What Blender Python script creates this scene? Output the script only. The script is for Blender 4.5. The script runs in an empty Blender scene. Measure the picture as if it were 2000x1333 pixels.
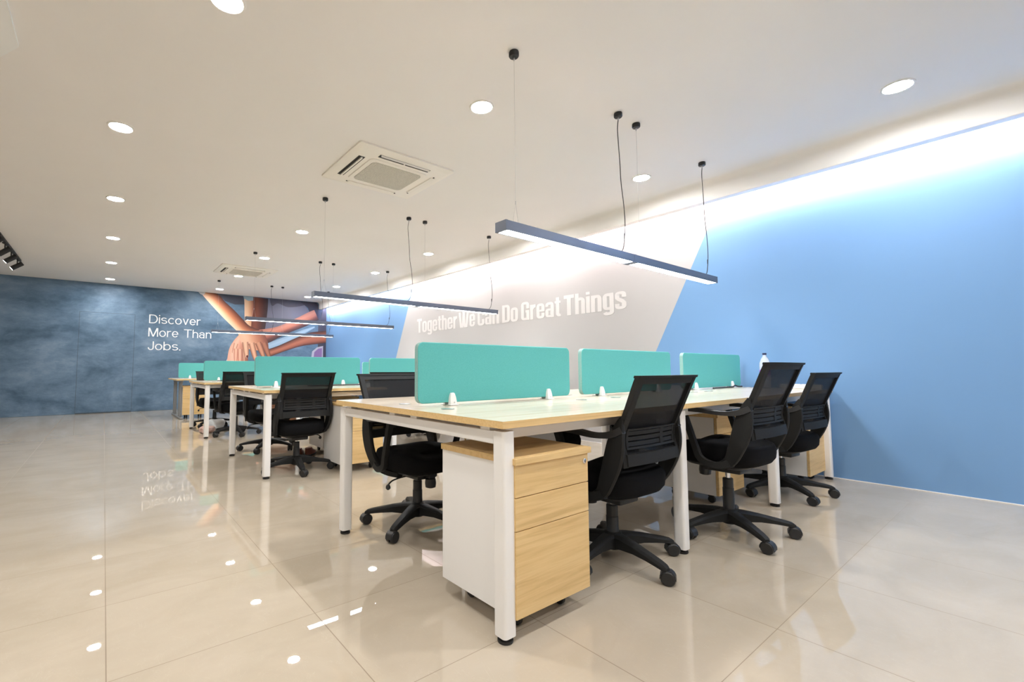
import bpy, bmesh, math, random
from mathutils import Vector, Matrix
random.seed(7)
S = bpy.context.scene
COL = S.collection
PI = math.pi

# ------------------------------------------------------------------ camera, world, exposure
CAM_H, YAW, PITCH, ROLL = 0.92915, 0.651397, 0.063877, -0.002013
cam_d = bpy.data.cameras.new('camera')
cam = bpy.data.objects.new('camera', cam_d); COL.objects.link(cam); S.camera = cam
cam_d.sensor_fit = 'HORIZONTAL'; cam_d.sensor_width = 36.0
cam_d.lens = 36.0 * 889.895 / 2000.0
cam_d.shift_x = 117.613 / 2000.0; cam_d.shift_y = -2.354 / 2000.0
cam_d.clip_start = 0.02; cam_d.clip_end = 100
fw = Vector((math.sin(YAW), math.cos(YAW), 0)); rt = Vector((math.cos(YAW), -math.sin(YAW), 0)); up = Vector((0, 0, 1))
f2 = fw * math.cos(PITCH) + up * math.sin(PITCH); u2 = up * math.cos(PITCH) - fw * math.sin(PITCH)
r3 = rt * math.cos(ROLL) + u2 * math.sin(ROLL); u3 = u2 * math.cos(ROLL) - rt * math.sin(ROLL)
cam.matrix_world = Matrix(((r3.x, u3.x, -f2.x, 0), (r3.y, u3.y, -f2.y, 0), (r3.z, u3.z, -f2.z, CAM_H), (0, 0, 0, 1)))
wd = bpy.data.worlds.new('world'); S.world = wd; wd.use_nodes = True
wd.node_tree.nodes['Background'].inputs[0].default_value = (0.9, 0.95, 1.0, 1)
wd.node_tree.nodes['Background'].inputs[1].default_value = 0.0
S.view_settings.view_transform = 'Standard'; S.view_settings.look = 'None'
S.view_settings.exposure = 1.04; S.view_settings.gamma = 1.0; S.view_settings.use_curve_mapping = False
S.cycles.use_denoising = True
S.cycles.max_bounces = 10; S.cycles.diffuse_bounces = 6; S.cycles.glossy_bounces = 5; S.cycles.transparent_max_bounces = 16
S.cycles.sample_clamp_indirect = 6.0
# strengths of the room's lamps, shared by the added unseen downlights
E_PENDANT, E_DOWN, E_COVE, E_SPOT = 16.0, 212.0, 175.0, 20.0

# ------------------------------------------------------------------ room numbers (metres)
XW, YM, ZC = 4.968, 12.380, 2.801          # blue wall, mural wall, ceiling
X0, YN, WD, L = 1.081, 1.133, 1.390, 1.281  # first desk: left end, near edge, depth, bay
ROWS = [YN, 4.050, 6.923, 9.805]           # near edges of the four desks
XL, YB = -4.6, -3.2                        # far left wall, wall behind the camera

# ------------------------------------------------------------------ material helpers
def mat(name, color, rough=0.5, metal=0.0, spec=0.5, emit=None, strength=0.0, coat=0.0):
    m = bpy.data.materials.new(name); m.use_nodes = True
    b = m.node_tree.nodes['Principled BSDF']
    b.inputs['Base Color'].default_value = (*color, 1); b.inputs['Roughness'].default_value = rough
    b.inputs['Metallic'].default_value = metal; b.inputs['Specular IOR Level'].default_value = spec
    b.inputs['Coat Weight'].default_value = coat
    if emit:
        b.inputs['Emission Color'].default_value = (*emit, 1); b.inputs['Emission Strength'].default_value = strength
    return m
class NB:
    """small node-tree builder"""
    def __init__(s, m): s.t = m.node_tree; s.n = s.t.nodes; s.b = s.n['Principled BSDF']
    def new(s, typ, **kw):
        n = s.n.new(typ)
        for k, v in kw.items(): setattr(n, k, v)
        return n
    def link(s, a, b): s.t.links.new(a, b)
    def math(s, op, a, b=None, c=None):
        n = s.new('ShaderNodeMath', operation=op)
        for i, v in enumerate((a, b, c)):
            if v is None: continue
            if isinstance(v, (int, float)): n.inputs[i].default_value = v
            else: s.link(v, n.inputs[i])
        return n.outputs[0]
    def coords(s): return s.new('ShaderNodeTexCoord').outputs['Object']
    def mapping(s, vec, scale=(1, 1, 1), loc=(0, 0, 0)):
        n = s.new('ShaderNodeMapping'); n.inputs['Scale'].default_value = scale; n.inputs['Location'].default_value = loc
        s.link(vec, n.inputs['Vector']); return n.outputs[0]
    def noise(s, vec, scale, detail=4, rough=0.5, dist=0.0):
        n = s.new('ShaderNodeTexNoise'); n.inputs['Scale'].default_value = scale; n.inputs['Detail'].default_value = detail
        n.inputs['Roughness'].default_value = rough; n.inputs['Distortion'].default_value = dist
        s.link(vec, n.inputs['Vector']); return n.outputs['Fac']
    def ramp(s, fac, stops):
        n = s.new('ShaderNodeValToRGB'); e = n.color_ramp.elements
        while len(e) < len(stops): e.new(0.5)
        for el, (p, c) in zip(e, stops): el.position = p; el.color = (*c, 1)
        s.link(fac, n.inputs[0]); return n.outputs[0]
    def mix(s, fac, a, b):
        n = s.new('ShaderNodeMix', data_type='RGBA')
        for sock, v in ((n.inputs[0], fac), (n.inputs[6], a), (n.inputs[7], b)):
            if isinstance(v, (int, float)): sock.default_value = v
            elif isinstance(v, tuple): sock.default_value = (*v, 1)
            else: s.link(v, sock)
        return n.outputs[2]
    def bump(s, h, strength=0.1, dist=0.01):
        n = s.new('ShaderNodeBump'); n.inputs['Strength'].default_value = strength; n.inputs['Distance'].default_value = dist
        s.link(h, n.inputs['Height']); s.link(n.outputs[0], s.b.inputs['Normal'])
    def base(s, c): s.link(c, s.b.inputs['Base Color'])

def wood(name, stops, rough, grain=(1.2, 26, 26), seed=0.0):
    m = mat(name, stops[0][1], rough); n = NB(m); v = n.coords()
    a = n.noise(n.mapping(v, grain, (seed, seed * .7, 0)), 1.6, 5, 0.6, 0.6)
    b = n.noise(n.mapping(v, (grain[0] * 3, grain[1] * 5, grain[2] * 5)), 1.3, 3, 0.6)
    f = n.math('ADD', n.math('MULTIPLY', a, 0.75), n.math('MULTIPLY', b, 0.25))
    n.base(n.ramp(f, stops)); return m
OAK = [(0.30, (0.60, 0.395, 0.165)), (0.48, (0.73, 0.505, 0.230)), (0.60, (0.78, 0.555, 0.265)), (0.75, (0.68, 0.46, 0.195))]
PALE = [(0.30, (0.54, 0.430, 0.310)), (0.45, (0.66, 0.555, 0.440)), (0.58, (0.70, 0.600, 0.490)), (0.72, (0.58, 0.480, 0.365))]
M = {}
M['oak'] = wood('oak_laminate', OAK, 0.42)
M['oak_edge'] = wood('oak_edge_band', OAK, 0.45, (1.0, 60, 90), 3.0)
M['desk_top'] = wood('pale_oak_laminate', PALE, 0.20, (0.9, 22, 22), 1.0)
M['brown_wood'] = wood('dark_brown_wood', [(0.3, (0.10, 0.035, 0.012)), (0.6, (0.17, 0.065, 0.022))], 0.5)
M['white_metal'] = mat('white_powder_coat', (0.86, 0.845, 0.83), 0.38)
M['white_board'] = mat('white_laminate', (0.86, 0.85, 0.84), 0.45)
M['grey_metal'] = mat('grey_powder_coat', (0.30, 0.31, 0.32), 0.4, 0.2)
M['dark_gap'] = mat('shadow_gap_black', (0.015, 0.013, 0.012), 0.7)
M['rubber'] = mat('black_rubber', (0.012, 0.012, 0.013), 0.55)
M['plastic'] = mat('black_plastic', (0.016, 0.016, 0.017), 0.42)
M['plastic_soft'] = mat('charcoal_plastic', (0.016, 0.016, 0.016), 0.6, spec=0.22)
M['chrome'] = mat('chrome', (0.8, 0.8, 0.82), 0.15, 1.0)
M['steel'] = mat('brushed_steel', (0.6, 0.6, 0.6), 0.3, 1.0)
M['wire'] = mat('steel_wire', (0.42, 0.42, 0.42), 0.5, 0.0)
M['cable'] = mat('black_cable', (0.02, 0.02, 0.02), 0.5)
M['lamp_body'] = mat('graphite_aluminium', (0.09, 0.105, 0.14), 0.35, 0.3)
M['rose'] = mat('graphite_rose', (0.03, 0.032, 0.035), 0.4, 0.4)
M['pendant_glow'] = mat('pendant_diffuser', (0.9, 0.9, 0.9), 0.4, emit=(0.93, 0.97, 1.0), strength=E_PENDANT)
M['down_glow'] = mat('downlight_lens', (0.9, 0.9, 0.9), 0.4, emit=(1.0, 0.985, 0.955), strength=E_DOWN)
M['cove_glow'] = mat('cove_led_strip', (0.9, 0.9, 0.9), 0.4, emit=(1.0, 0.84, 0.84), strength=E_COVE)
M['spot_glow'] = mat('spotlight_lens', (0.9, 0.9, 0.9), 0.4, emit=(1.0, 0.98, 0.95), strength=E_SPOT)
M['ac_white'] = mat('ac_cream_plastic', (0.85, 0.82, 0.75), 0.4)
M['paper'] = mat('white_paper', (0.85, 0.85, 0.85), 0.7)
M['bag_white'] = mat('white_plastic_bag', (0.75, 0.80, 0.85), 0.35)
M['bag_pink_reflection'] = mat('paper_bag_reflected_pink', (0.70, 0.48, 0.42), 0.6)  # pinkish reflection put into the colour of a white bag
M['shoe'] = mat('red_brown_leather', (0.20, 0.05, 0.02), 0.45)
M['fabric_bag'] = mat('black_nylon', (0.02, 0.02, 0.024), 0.5)
M['letter_white'] = mat('white_lettering', (0.86, 0.86, 0.86), 0.6)
M['slogan_white'] = mat('white_vinyl_lettering', (0.62, 0.605, 0.605), 0.6)
M['teal_trim'] = mat('pale_teal_edge_trim', (0.62, 0.84, 0.80), 0.5)
M['label_purple'] = mat('purple_label', (0.25, 0.08, 0.40), 0.5)
M['cap'] = mat('dark_blue_cap', (0.02, 0.03, 0.09), 0.4)
m = M['teal'] = mat('teal_fabric', (0.10, 0.43, 0.41), 0.85, spec=0.2); n = NB(m)
f = n.noise(n.coords(), 420, 2, 0.6); n.base(n.ramp(f, [(0.3, (0.095, 0.40, 0.385)), (0.7, (0.125, 0.47, 0.455))])); n.bump(f, 0.15, 0.002)
m = M['seat_fabric'] = mat('black_seat_fabric', (0.006, 0.006, 0.007), 0.95, spec=0.15); n = NB(m)
n.bump(n.noise(n.coords(), 500, 2, 0.6), 0.2, 0.002)
m = M['mesh_fabric'] = mat('black_mesh_fabric', (0.010, 0.010, 0.012), 0.7, spec=0.2); n = NB(m)
tr = n.new('ShaderNodeBsdfTransparent'); mx = n.new('ShaderNodeMixShader'); mx.inputs[0].default_value = 0.80
n.link(tr.outputs[0], mx.inputs[1]); n.link(n.b.outputs[0], mx.inputs[2])
n.link(mx.outputs[0], n.n['Material Output'].inputs['Surface'])
m = M['bottle'] = mat('clear_bottle_plastic', (0.92, 0.94, 0.98), 0.15); m.node_tree.nodes['Principled BSDF'].inputs['Transmission Weight'].default_value = 0.6
m.node_tree.nodes['Principled BSDF'].inputs['IOR'].default_value = 1.15
m = M['grille'] = mat('ac_grille', (0.60, 0.56, 0.46), 0.5); n = NB(m)
v = n.new('ShaderNodeTexVoronoi'); v.inputs['Scale'].default_value = 75; v.inputs['Randomness'].default_value = 0.12
n.link(n.coords(), v.inputs['Vector'])
n.base(n.ramp(v.outputs['Distance'], [(0.25, (0.14, 0.13, 0.105)), (0.46, (0.58, 0.555, 0.47))]))
# plaster
def plaster(name, col, rough=0.7):
    m = mat(name, col, rough); n = NB(m); f = n.noise(n.coords(), 1.3, 4)
    n.base(n.mix(f, tuple(c * 0.97 for c in col), tuple(min(1, c * 1.03) for c in col))); return m
M['ceiling'] = plaster('ceiling_paint', (0.83, 0.815, 0.795), 0.75)
M['plain_wall'] = plaster('white_wall_paint', (0.62, 0.59, 0.55), 0.75)
M['wall_back'] = plaster('slate_wall_paint', (0.10, 0.15, 0.21), 0.7)
# polished floor tiles
m = M['floor'] = mat('polished_porcelain_tiles', (0.6, 0.53, 0.44), 0.04, spec=0.65); n = NB(m)
v = n.coords(); sp = n.new('ShaderNodeSeparateXYZ'); n.link(v, sp.inputs[0])
def joint(x, o, p, w):
    t = n.math('FRACT', n.math('DIVIDE', n.math('SUBTRACT', x, o - p * 40), p))
    d = n.math('MINIMUM', t, n.math('SUBTRACT', 1.0, t)); return n.math('LESS_THAN', n.math('MULTIPLY', d, p), w)
jx = joint(sp.outputs[0], 0.040, 0.635, 0.0016); jy = joint(sp.outputs[1], 1.195, 0.555, 0.0012)
j = n.math('MAXIMUM', jx, jy)
cx = n.math('FLOOR', n.math('DIVIDE', n.math('SUBTRACT', sp.outputs[0], 0.040 - 25.4), 0.635))
cy = n.math('FLOOR', n.math('DIVIDE', n.math('SUBTRACT', sp.outputs[1], 1.195 - 22.2), 0.555))
wn = n.new('ShaderNodeTexWhiteNoise', noise_dimensions='2D'); cb = n.new('ShaderNodeCombineXYZ'); n.link(cx, cb.inputs[0]); n.link(cy, cb.inputs[1]); n.link(cb.outputs[0], wn.inputs['Vector'])
cl = n.noise(n.mapping(v, (1, 1.6, 1)), 2.2, 5, 0.6, 0.8)
vein = n.noise(n.mapping(v, (3.0, 1.2, 1)), 3.0, 6, 0.6, 2.0)
vf = n.math('LESS_THAN', n.math('ABSOLUTE', n.math('SUBTRACT', vein, 0.5)), 0.0035)
c0 = n.ramp(cl, [(0.35, (0.450, 0.385, 0.300)), (0.65, (0.500, 0.432, 0.346))])
c1 = n.mix(n.math('MULTIPLY', wn.outputs['Value'], 0.25), c0, (0.55, 0.48, 0.39))
c2 = n.mix(n.math('MULTIPLY', vf, 0.10), c1, (0.70, 0.64, 0.56))
n.base(n.mix(n.math('MULTIPLY', j, 0.65), c2, (0.16, 0.12, 0.085)))
n.link(n.math('MULTIPLY_ADD', j, 0.4, 0.012), n.b.inputs['Roughness'])
n.link(n.math('MULTIPLY_ADD', j, -0.64, 0.65), n.b.inputs['Specular IOR Level'])
# blue wall with a grey slanted panel painted on it
m = M['blue_wall'] = mat('blue_and_grey_wall_paint', (0.2, 0.4, 0.7), 0.6, spec=0.3); n = NB(m)
v = n.coords(); sp = n.new('ShaderNodeSeparateXYZ'); n.link(v, sp.inputs[0]); y, z = sp.outputs[1], sp.outputs[2]
g1 = n.math('GREATER_THAN', n.math('SUBTRACT', y, n.math('MULTIPLY_ADD', z, -0.477, 2.034 + 0.477 * 2.523)), 0.0)
g2 = n.math('LESS_THAN', n.math('SUBTRACT', y, n.math('MULTIPLY_ADD', z, -0.470, 7.949 + 0.470 * 2.313)), 0.0)
f = n.noise(v, 1.1, 3)
blue = n.mix(f, (0.155, 0.305, 0.545), (0.170, 0.325, 0.570)); grey = n.mix(f, (0.43, 0.42, 0.425), (0.46, 0.45, 0.455))
n.base(n.mix(n.math('MULTIPLY', g1, g2), blue, grey))
# mural background and the printed picture
m = M['mural_ground'] = mat('mural_blue_grey_print', (0.15, 0.22, 0.30), 0.5, spec=0.3); n = NB(m)
v = n.coords()
a = n.noise(n.mapping(v, (0.55, 1, 1.1)), 1.5, 8, 0.62, 0.4); b = n.noise(n.mapping(v, (1.6, 1, 2.6)), 2.2, 7, 0.7)
f = n.math('ADD', n.math('MULTIPLY', a, 0.7), n.math('MULTIPLY', b, 0.3))
n.base(n.ramp(f, [(0.30, (0.033, 0.065, 0.102)), (0.43, (0.076, 0.132, 0.200)), (0.55, (0.142, 0.218, 0.312)), (0.70, (0.265, 0.345, 0.450))]))
m = M['mural_print'] = mat('mural_photo_print', (0.5, 0.4, 0.3), 0.5, spec=0.3); n = NB(m)
at = n.new('ShaderNodeAttribute'); at.attribute_name = 'print'
f = n.noise(n.coords(), 9, 4); n.base(n.mix(n.math('MULTIPLY', f, 0.12), at.outputs['Color'], (0.25, 0.12, 0.08)))

# ------------------------------------------------------------------ mesh helpers
def obj(name, bm, m, parent=None, smooth=False, loc=(0, 0, 0)):
    me = bpy.data.meshes.new(name); bmesh.ops.recalc_face_normals(bm, faces=bm.faces); bm.to_mesh(me); bm.free()
    for mm in (m if isinstance(m, (list, tuple)) else [m]): me.materials.append(M[mm] if isinstance(mm, str) else mm)
    if smooth:
        for p in me.polygons: p.use_smooth = True
        try: me.set_sharp_from_angle(angle=math.radians(smooth if smooth is not True else 38))
        except Exception: pass
    o = bpy.data.objects.new(name, me); COL.objects.link(o); o.location = loc
    if parent: o.parent = parent
    return o
def tag(o, label=None, cat=None, group=None, kind=None):
    if label: o['label'] = label
    if cat: o['category'] = cat
    if group: o['group'] = group
    if kind: o['kind'] = kind
    return o
def thing(name, label, cat, loc=(0, 0, 0), rz=0.0, group=None):
    o = bpy.data.objects.new(name, None); COL.objects.link(o); o.empty_display_size = 0.1
    o.location = loc; o.rotation_euler = (0, 0, rz); return tag(o, label, cat, group)
def dup(root, loc, rz, label, group=None):
    def cp(o, par):
        c = o.copy(); COL.objects.link(c)
        if par: c.parent = par
        for ch in o.children: cp(ch, c)
        return c
    r = cp(root, None); r.location = loc; r.rotation_euler = (0, 0, rz); r['label'] = label
    if group: r['group'] = group
    return r
def box(bm, c, s, bev=0.0, rz=0.0):
    v = bmesh.ops.create_cube(bm, size=1.0)['verts']
    mt = Matrix.Translation(c) @ Matrix.Rotation(rz, 4, 'Z') @ Matrix.Diagonal((*s, 1))
    bmesh.ops.transform(bm, matrix=mt, verts=v)
    if bev > 0:
        es = list({e for q in v for e in q.link_edges})
        bmesh.ops.bevel(bm, geom=es, offset=bev, segments=2, affect='EDGES', profile=0.5)
def bx(x0, x1, y0, y1, z0, z1, bev=0.0, bm=None):
    bm = bm or bmesh.new(); box(bm, ((x0 + x1) / 2, (y0 + y1) / 2, (z0 + z1) / 2), (x1 - x0, y1 - y0, z1 - z0), bev); return bm
def loft(bm, rings, cap=True, closed=True):
    vs = [[bm.verts.new(p) for p in r] for r in rings]; k = len(vs[0])
    for a, b in zip(vs, vs[1:]):
        for i in range(k if closed else k - 1):
            bm.faces.new((a[i], a[(i + 1) % k], b[(i + 1) % k], b[i]))
    if cap: bm.faces.new(vs[0][::-1]); bm.faces.new(vs[-1])
def lathe(bm, prof, c=(0, 0, 0), seg=20, axis='Z'):
    rings = []
    for r, z in prof:
        ring = []
        for i in range(seg):
            a = 2 * PI * i / seg; p = (r * math.cos(a), r * math.sin(a), z)
            if axis == 'X': p = (p[2], p[0], p[1])
            if axis == 'Y': p = (p[0], p[2], p[1])
            ring.append((c[0] + p[0], c[1] + p[1], c[2] + p[2]))
        rings.append(ring)
    loft(bm, rings)
def tube(bm, pts, r, seg=8):
    pts = [Vector(p) for p in pts]; rings = []
    prev = None
    for i, p in enumerate(pts):
        d = (pts[min(i + 1, len(pts) - 1)] - pts[max(i - 1, 0)]).normalized()
        a = prev if prev is not None else (Vector((1, 0, 0)) if abs(d.x) < 0.9 else Vector((0, 1, 0)))
        u = (a - d * a.dot(d)).normalized(); w = d.cross(u); prev = u
        rr = r[i] if isinstance(r, (list, tuple)) else r
        rings.append([p + u * rr * math.cos(2 * PI * k / seg) + w * rr * math.sin(2 * PI * k / seg) for k in range(seg)])
    loft(bm, rings)
def smooth_path(pts, n=4):
    """Catmull-Rom through tuples of any length"""
    out = []
    for i in range(len(pts) - 1):
        p0, p1, p2, p3 = pts[max(i - 1, 0)], pts[i], pts[i + 1], pts[min(i + 2, len(pts) - 1)]
        for k in range(n):
            t = k / n
            out.append(tuple(0.5 * (2 * b + (c - a) * t + (2 * a - 5 * b + 4 * c - d) * t * t + (3 * b - a - 3 * c + d) * t ** 3) for a, b, c, d in zip(p0, p1, p2, p3)))
    out.append(tuple(pts[-1])); return out
def bevel_all(bm, off, seg=2, ang=40):
    es = [e for e in bm.edges if len(e.link_faces) == 2 and e.calc_face_angle(0) > math.radians(ang)]
    bmesh.ops.bevel(bm, geom=es, offset=off, segments=seg, affect='EDGES', profile=0.5)
def rrect(hx, hy, r, seg=5):
    out = []
    for cx_, cy_, a0 in ((hx - r, hy - r, 0), (-hx + r, hy - r, PI / 2), (-hx + r, -hy + r, PI), (hx - r, -hy + r, 1.5 * PI)):
        for k in range(seg + 1):
            a = a0 + PI / 2 * k / seg; out.append((cx_ + r * math.cos(a), cy_ + r * math.sin(a)))
    return out

# ------------------------------------------------------------------ the room
tag(obj('floor', bx(XL, XW + 0.15, YB, YM + 0.15, -0.1, 0.0), 'floor'), kind='structure')
tag(obj('ceiling', bx(XL, XW + 0.15, YB, YM + 0.15, ZC, ZC + 0.1), 'ceiling'), kind='structure')
tag(obj('wall_right', bx(XW, XW + 0.15, YB, YM + 0.15, 0, ZC), 'blue_wall'), kind='structure')
tag(obj('wall_back', bx(XL, XW, YM, YM + 0.15, 0, ZC), 'wall_back'), kind='structure')
tag(obj('wall_left', bx(XL - 0.15, XL, YB, YM + 0.15, 0, ZC), 'plain_wall'), kind='structure')
tag(obj('wall_front', bx(XL, XW + 0.15, YB - 0.15, YB, 0, ZC), 'plain_wall'), kind='structure')
# dropped light pelmet along the blue wall, rounded into the ceiling
PX0, PX1, PZ = 4.747, 4.828, 2.603
prof = [(PX1, PZ), (PX0 + 0.004, PZ), (PX0, PZ + 0.004)]
R_ = 0.075
prof += [(PX0 - R_ + R_ * math.cos(a), ZC - R_ + R_ * math.sin(a)) for a in [PI / 2 * k / 8 for k in range(9)]]
prof = prof[:3] + prof[3:] + [(PX1, ZC)]
bm = bmesh.new(); loft(bm, [[(x, yy, z) for x, z in prof] for yy in (YB + 0.01, YM - 0.008)])
tag(obj('trim_1', bm, 'ceiling', smooth=30), kind='structure')
# small dropped bulkhead at the left of the ceiling
bm = bmesh.new(); pl = [(-0.455, YB + 0.01), (-0.458, 3.50), (-0.575, 3.715), (-1.6, 3.715), (-1.6, YB + 0.01)]
loft(bm, [[(x, yy, z) for x, yy in pl] for z in (ZC - 0.02, ZC - 0.0005)])
tag(obj('trim_2', bm, mat('pale_ceiling_panel', (0.85, 0.87, 0.87), 0.6)), kind='structure')
# thin white line of sealant where the blue wall meets the floor
tag(obj('baseboard_right', bx(XW - 0.006, XW - 0.0005, YB + 0.02, YM - 0.03, 0.0005, 0.006), 'white_board'), kind='structure')
# the light strip hidden in the cove
t = thing('cove_light', 'bright white light strip hidden behind the pelmet above the blue wall', 'light strip', (PX1, 4.5, 2.640))
obj('strip_housing', bx(0.0005, 0.008, -7.6, 7.8, -0.014, 0.014), 'white_metal', t)
obj('strip_diffuser', bx(0.0082, 0.0095, -7.6, 7.8, -0.010, 0.010), 'cove_glow', t)
# flush door in the mural wall
bm = bmesh.new()
for a in ((0.512, 0.518, 0.02, 2.16), (-0.452, -0.446, 0.02, 2.16)): bx(a[0], a[1], YM - 0.0052, YM - 0.0045, a[2], a[3], bm=bm)
bx(-0.446, 0.512, YM - 0.0052, YM - 0.0045, 2.155, 2.16, bm=bm); bx(-0.446, 0.512, YM - 0.0065, YM - 0.0045, 0.003, 0.022, bm=bm)
tag(obj('door_1', bm, mat('door_seam_shadow_gap', (0.05, 0.07, 0.09), 0.6)), kind='structure')

# ------------------------------------------------------------------ the mural
mural = thing('wall_mural', 'slate blue wall mural with stacked hands and white lettering on the far wall', 'mural', (0, YM - 0.0005, 0))
def zx(bm, pts, y): bm.faces.new([bm.verts.new((x, y, z)) for x, z in pts])
bm = bmesh.new()
pl = [(XL + 0.01, 0.004), (XW - 0.004, 0.004), (XW - 0.004, 2.655), (4.835, 2.655), (4.835, 2.600), (4.742, 2.600), (4.742, ZC - 0.08), (4.718, ZC - 0.022), (4.665, ZC - 0.003), (XL + 0.01, ZC - 0.003)]
loft(bm, [[(x, yy, z) for x, z in pl] for yy in (-0.004, 0.0)])
obj('printed_background', bm, 'mural_ground', mural)
LAYER = [0.0042]
def srgb(c): return tuple(((v / 255) / 12.92 if v <= 10 else ((v / 255 + 0.055) / 1.055) ** 2.4) for v in c)
def vcol(bm, verts_cols):
    lay = bm.verts.layers.float_color['print']
    for v, c in verts_cols: v[lay] = (*srgb(c), 1)
def strip(name, a, b, stops, label=None, taper=None, sub=6):
    """band between two edge lines (x, z) with printed colours across it"""
    a = smooth_path(a, sub); b = smooth_path(b, sub)
    m_ = max(len(a), len(b))
    def res(p): return [tuple(p[int(i * (len(p) - 1) / (m_ - 1))][k] * (1 - f) + p[min(int(i * (len(p) - 1) / (m_ - 1)) + 1, len(p) - 1)][k] * f for k in (0, 1)) for i in range(m_) for f in [(i * (len(p) - 1) / (m_ - 1)) % 1.0]]
    a, b = res(a), res(b); LAYER[0] += 0.00022
    bm = bmesh.new(); bm.verts.layers.float_color.new('print'); K = 10; rows = []; vc = []
    for i in range(m_):
        row = []
        for k in range(K + 1):
            t = k / K; v = bm.verts.new((a[i][0] * (1 - t) + b[i][0] * t, -LAYER[0], a[i][1] * (1 - t) + b[i][1] * t))
            q = t * (len(stops) - 1); i0 = min(int(q), len(stops) - 2); fr = q - i0
            vc.append((v, tuple(stops[i0][c] * (1 - fr) + stops[i0 + 1][c] * fr for c in range(3)))); row.append(v)
        rows.append(row)
    vcol(bm, vc)
    for r0, r1 in zip(rows, rows[1:]):
        for k in range(K): bm.faces.new((r0[k], r0[k + 1], r1[k + 1], r1[k]))
    o = obj(name, bm, 'mural_print', mural)
    if label: o['label'] = label
    return o
def blob(name, pts, c, label=None, sm=True):
    LAYER[0] += 0.00022
    if sm: pts = smooth_path(list(pts) + [pts[0]], 4)[:-1]
    bm = bmesh.new(); bm.verts.layers.float_color.new('print'); vs = [bm.verts.new((x, -LAYER[0], z)) for x, z in pts]; vcol(bm, [(v, c) for v in vs]); bm.faces.new(vs)
    o = obj(name, bm, 'mural_print', mural)
    if label: o['label'] = label
    return o
blob('printed_dark_area', [(2.16, 2.79), (2.76, 2.79), (2.79, 2.58), (2.57, 2.56), (2.34, 2.63)], (62, 70, 84), sm=False)  # dark blue-grey area at the top of the print
blob('printed_shirt', [(3.37, 2.77), (3.46, 2.76), (4.3, 2.74), (4.48, 2.51), (4.11, 2.28), (3.62, 2.02), (3.28, 1.88), (3.33, 2.48)], (106, 107, 124), 'pale grey printed shirt', sm=False)
blob('printed_shirt', [(3.40, 2.79), (4.35, 2.79), (4.3, 2.68), (3.9, 2.60), (3.62, 2.68), (3.47, 2.60)], (72, 72, 86), 'dark grey printed shirt')
blob('printed_hair', [(4.2, 2.79), (4.66, 2.795), (4.72, 2.74), (4.735, 2.58), (4.735, 2.28), (4.62, 2.50), (4.50, 2.46), (4.43, 2.62)], (52, 54, 70), 'dark printed figure edge', sm=False)
strip('printed_sleeve', [(4.73, 2.595), (4.73, 1.1)], [(4.962, 2.65), (4.962, 1.1)], [(74, 76, 90), (64, 68, 84), (58, 62, 80)])
strip('printed_arm', [(2.775, 2.79), (2.79, 2.62), (2.80, 2.3), (2.82, 1.95)], [(3.0, 2.79), (3.01, 2.6), (3.02, 2.31), (3.05, 1.95)], [(226, 190, 160), (228, 186, 150), (206, 150, 116), (150, 92, 74)], 'pale printed arm reaching down')
blob('printed_cuff', [(2.755, 2.795), (3.0, 2.79), (3.0, 2.70), (2.88, 2.68), (2.78, 2.73)], (150, 170, 178), sm=False)
strip('printed_arm', [(3.0, 2.79), (3.01, 2.45), (2.97, 2.14), (2.96, 1.9)], [(3.37, 2.785), (3.36, 2.48), (3.33, 2.16), (3.29, 1.85)], [(104, 54, 42), (124, 68, 50), (98, 52, 42), (66, 38, 36), (48, 38, 44)], 'dark brown printed arm reaching down')
strip('printed_arm', [(1.80, 2.795), (2.15, 2.795), (2.34, 2.61), (2.55, 2.42), (2.78, 2.18), (2.93, 2.04), (3.2, 1.94)], [(1.80, 2.78), (1.83, 2.74), (2.03, 2.51), (2.28, 2.24), (2.5, 2.02), (2.65, 1.87), (2.72, 1.76)], [(78, 44, 40), (146, 82, 58), (198, 126, 88), (236, 188, 150), (240, 208, 184)], 'light skinned printed arm from the upper left')
blob('printed_cuff', [(1.745, 2.795), (1.90, 2.795), (1.86, 2.735), (1.80, 2.745)], (228, 226, 230), sm=False)
strip('printed_arm', [(3.16, 1.95), (3.62, 2.06), (4.11, 2.31), (4.46, 2.51), (4.61, 2.58)], [(3.30, 1.55), (3.87, 1.88), (4.36, 2.10), (4.72, 2.29), (4.73, 2.33)], [(178, 120, 106), (206, 138, 118), (192, 118, 98), (112, 66, 60), (56, 46, 54)], 'pink printed arm from the right, upper')
strip('printed_table', [(3.36, 1.60), (3.87, 1.82), (4.31, 2.01), (4.62, 2.12)], [(3.42, 1.46), (3.9, 1.66), (4.32, 1.89), (4.64, 2.09)], [(146, 170, 192), (168, 192, 212), (150, 176, 198)])
strip('printed_arm', [(3.36, 1.44), (3.63, 1.54), (4.12, 1.78), (4.49, 1.94), (4.962, 2.01)], [(3.40, 1.24), (3.88, 1.43), (4.24, 1.55), (4.5, 1.60), (4.962, 1.67)], [(66, 42, 40), (140, 82, 64), (184, 112, 86), (168, 98, 76), (82, 52, 50)], 'brown pink printed arm from the right, lower')
blob('printed_cup', [(4.53, 1.1), (4.57, 1.42), (4.71, 1.54), (4.88, 1.58), (4.88, 1.1)], (196, 190, 206), sm=False)
blob('printed_cup', [(4.60, 1.1), (4.63, 1.40), (4.74, 1.50), (4.85, 1.52), (4.85, 1.1)], (146, 116, 166), 'purple printed cup', sm=False)
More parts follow.
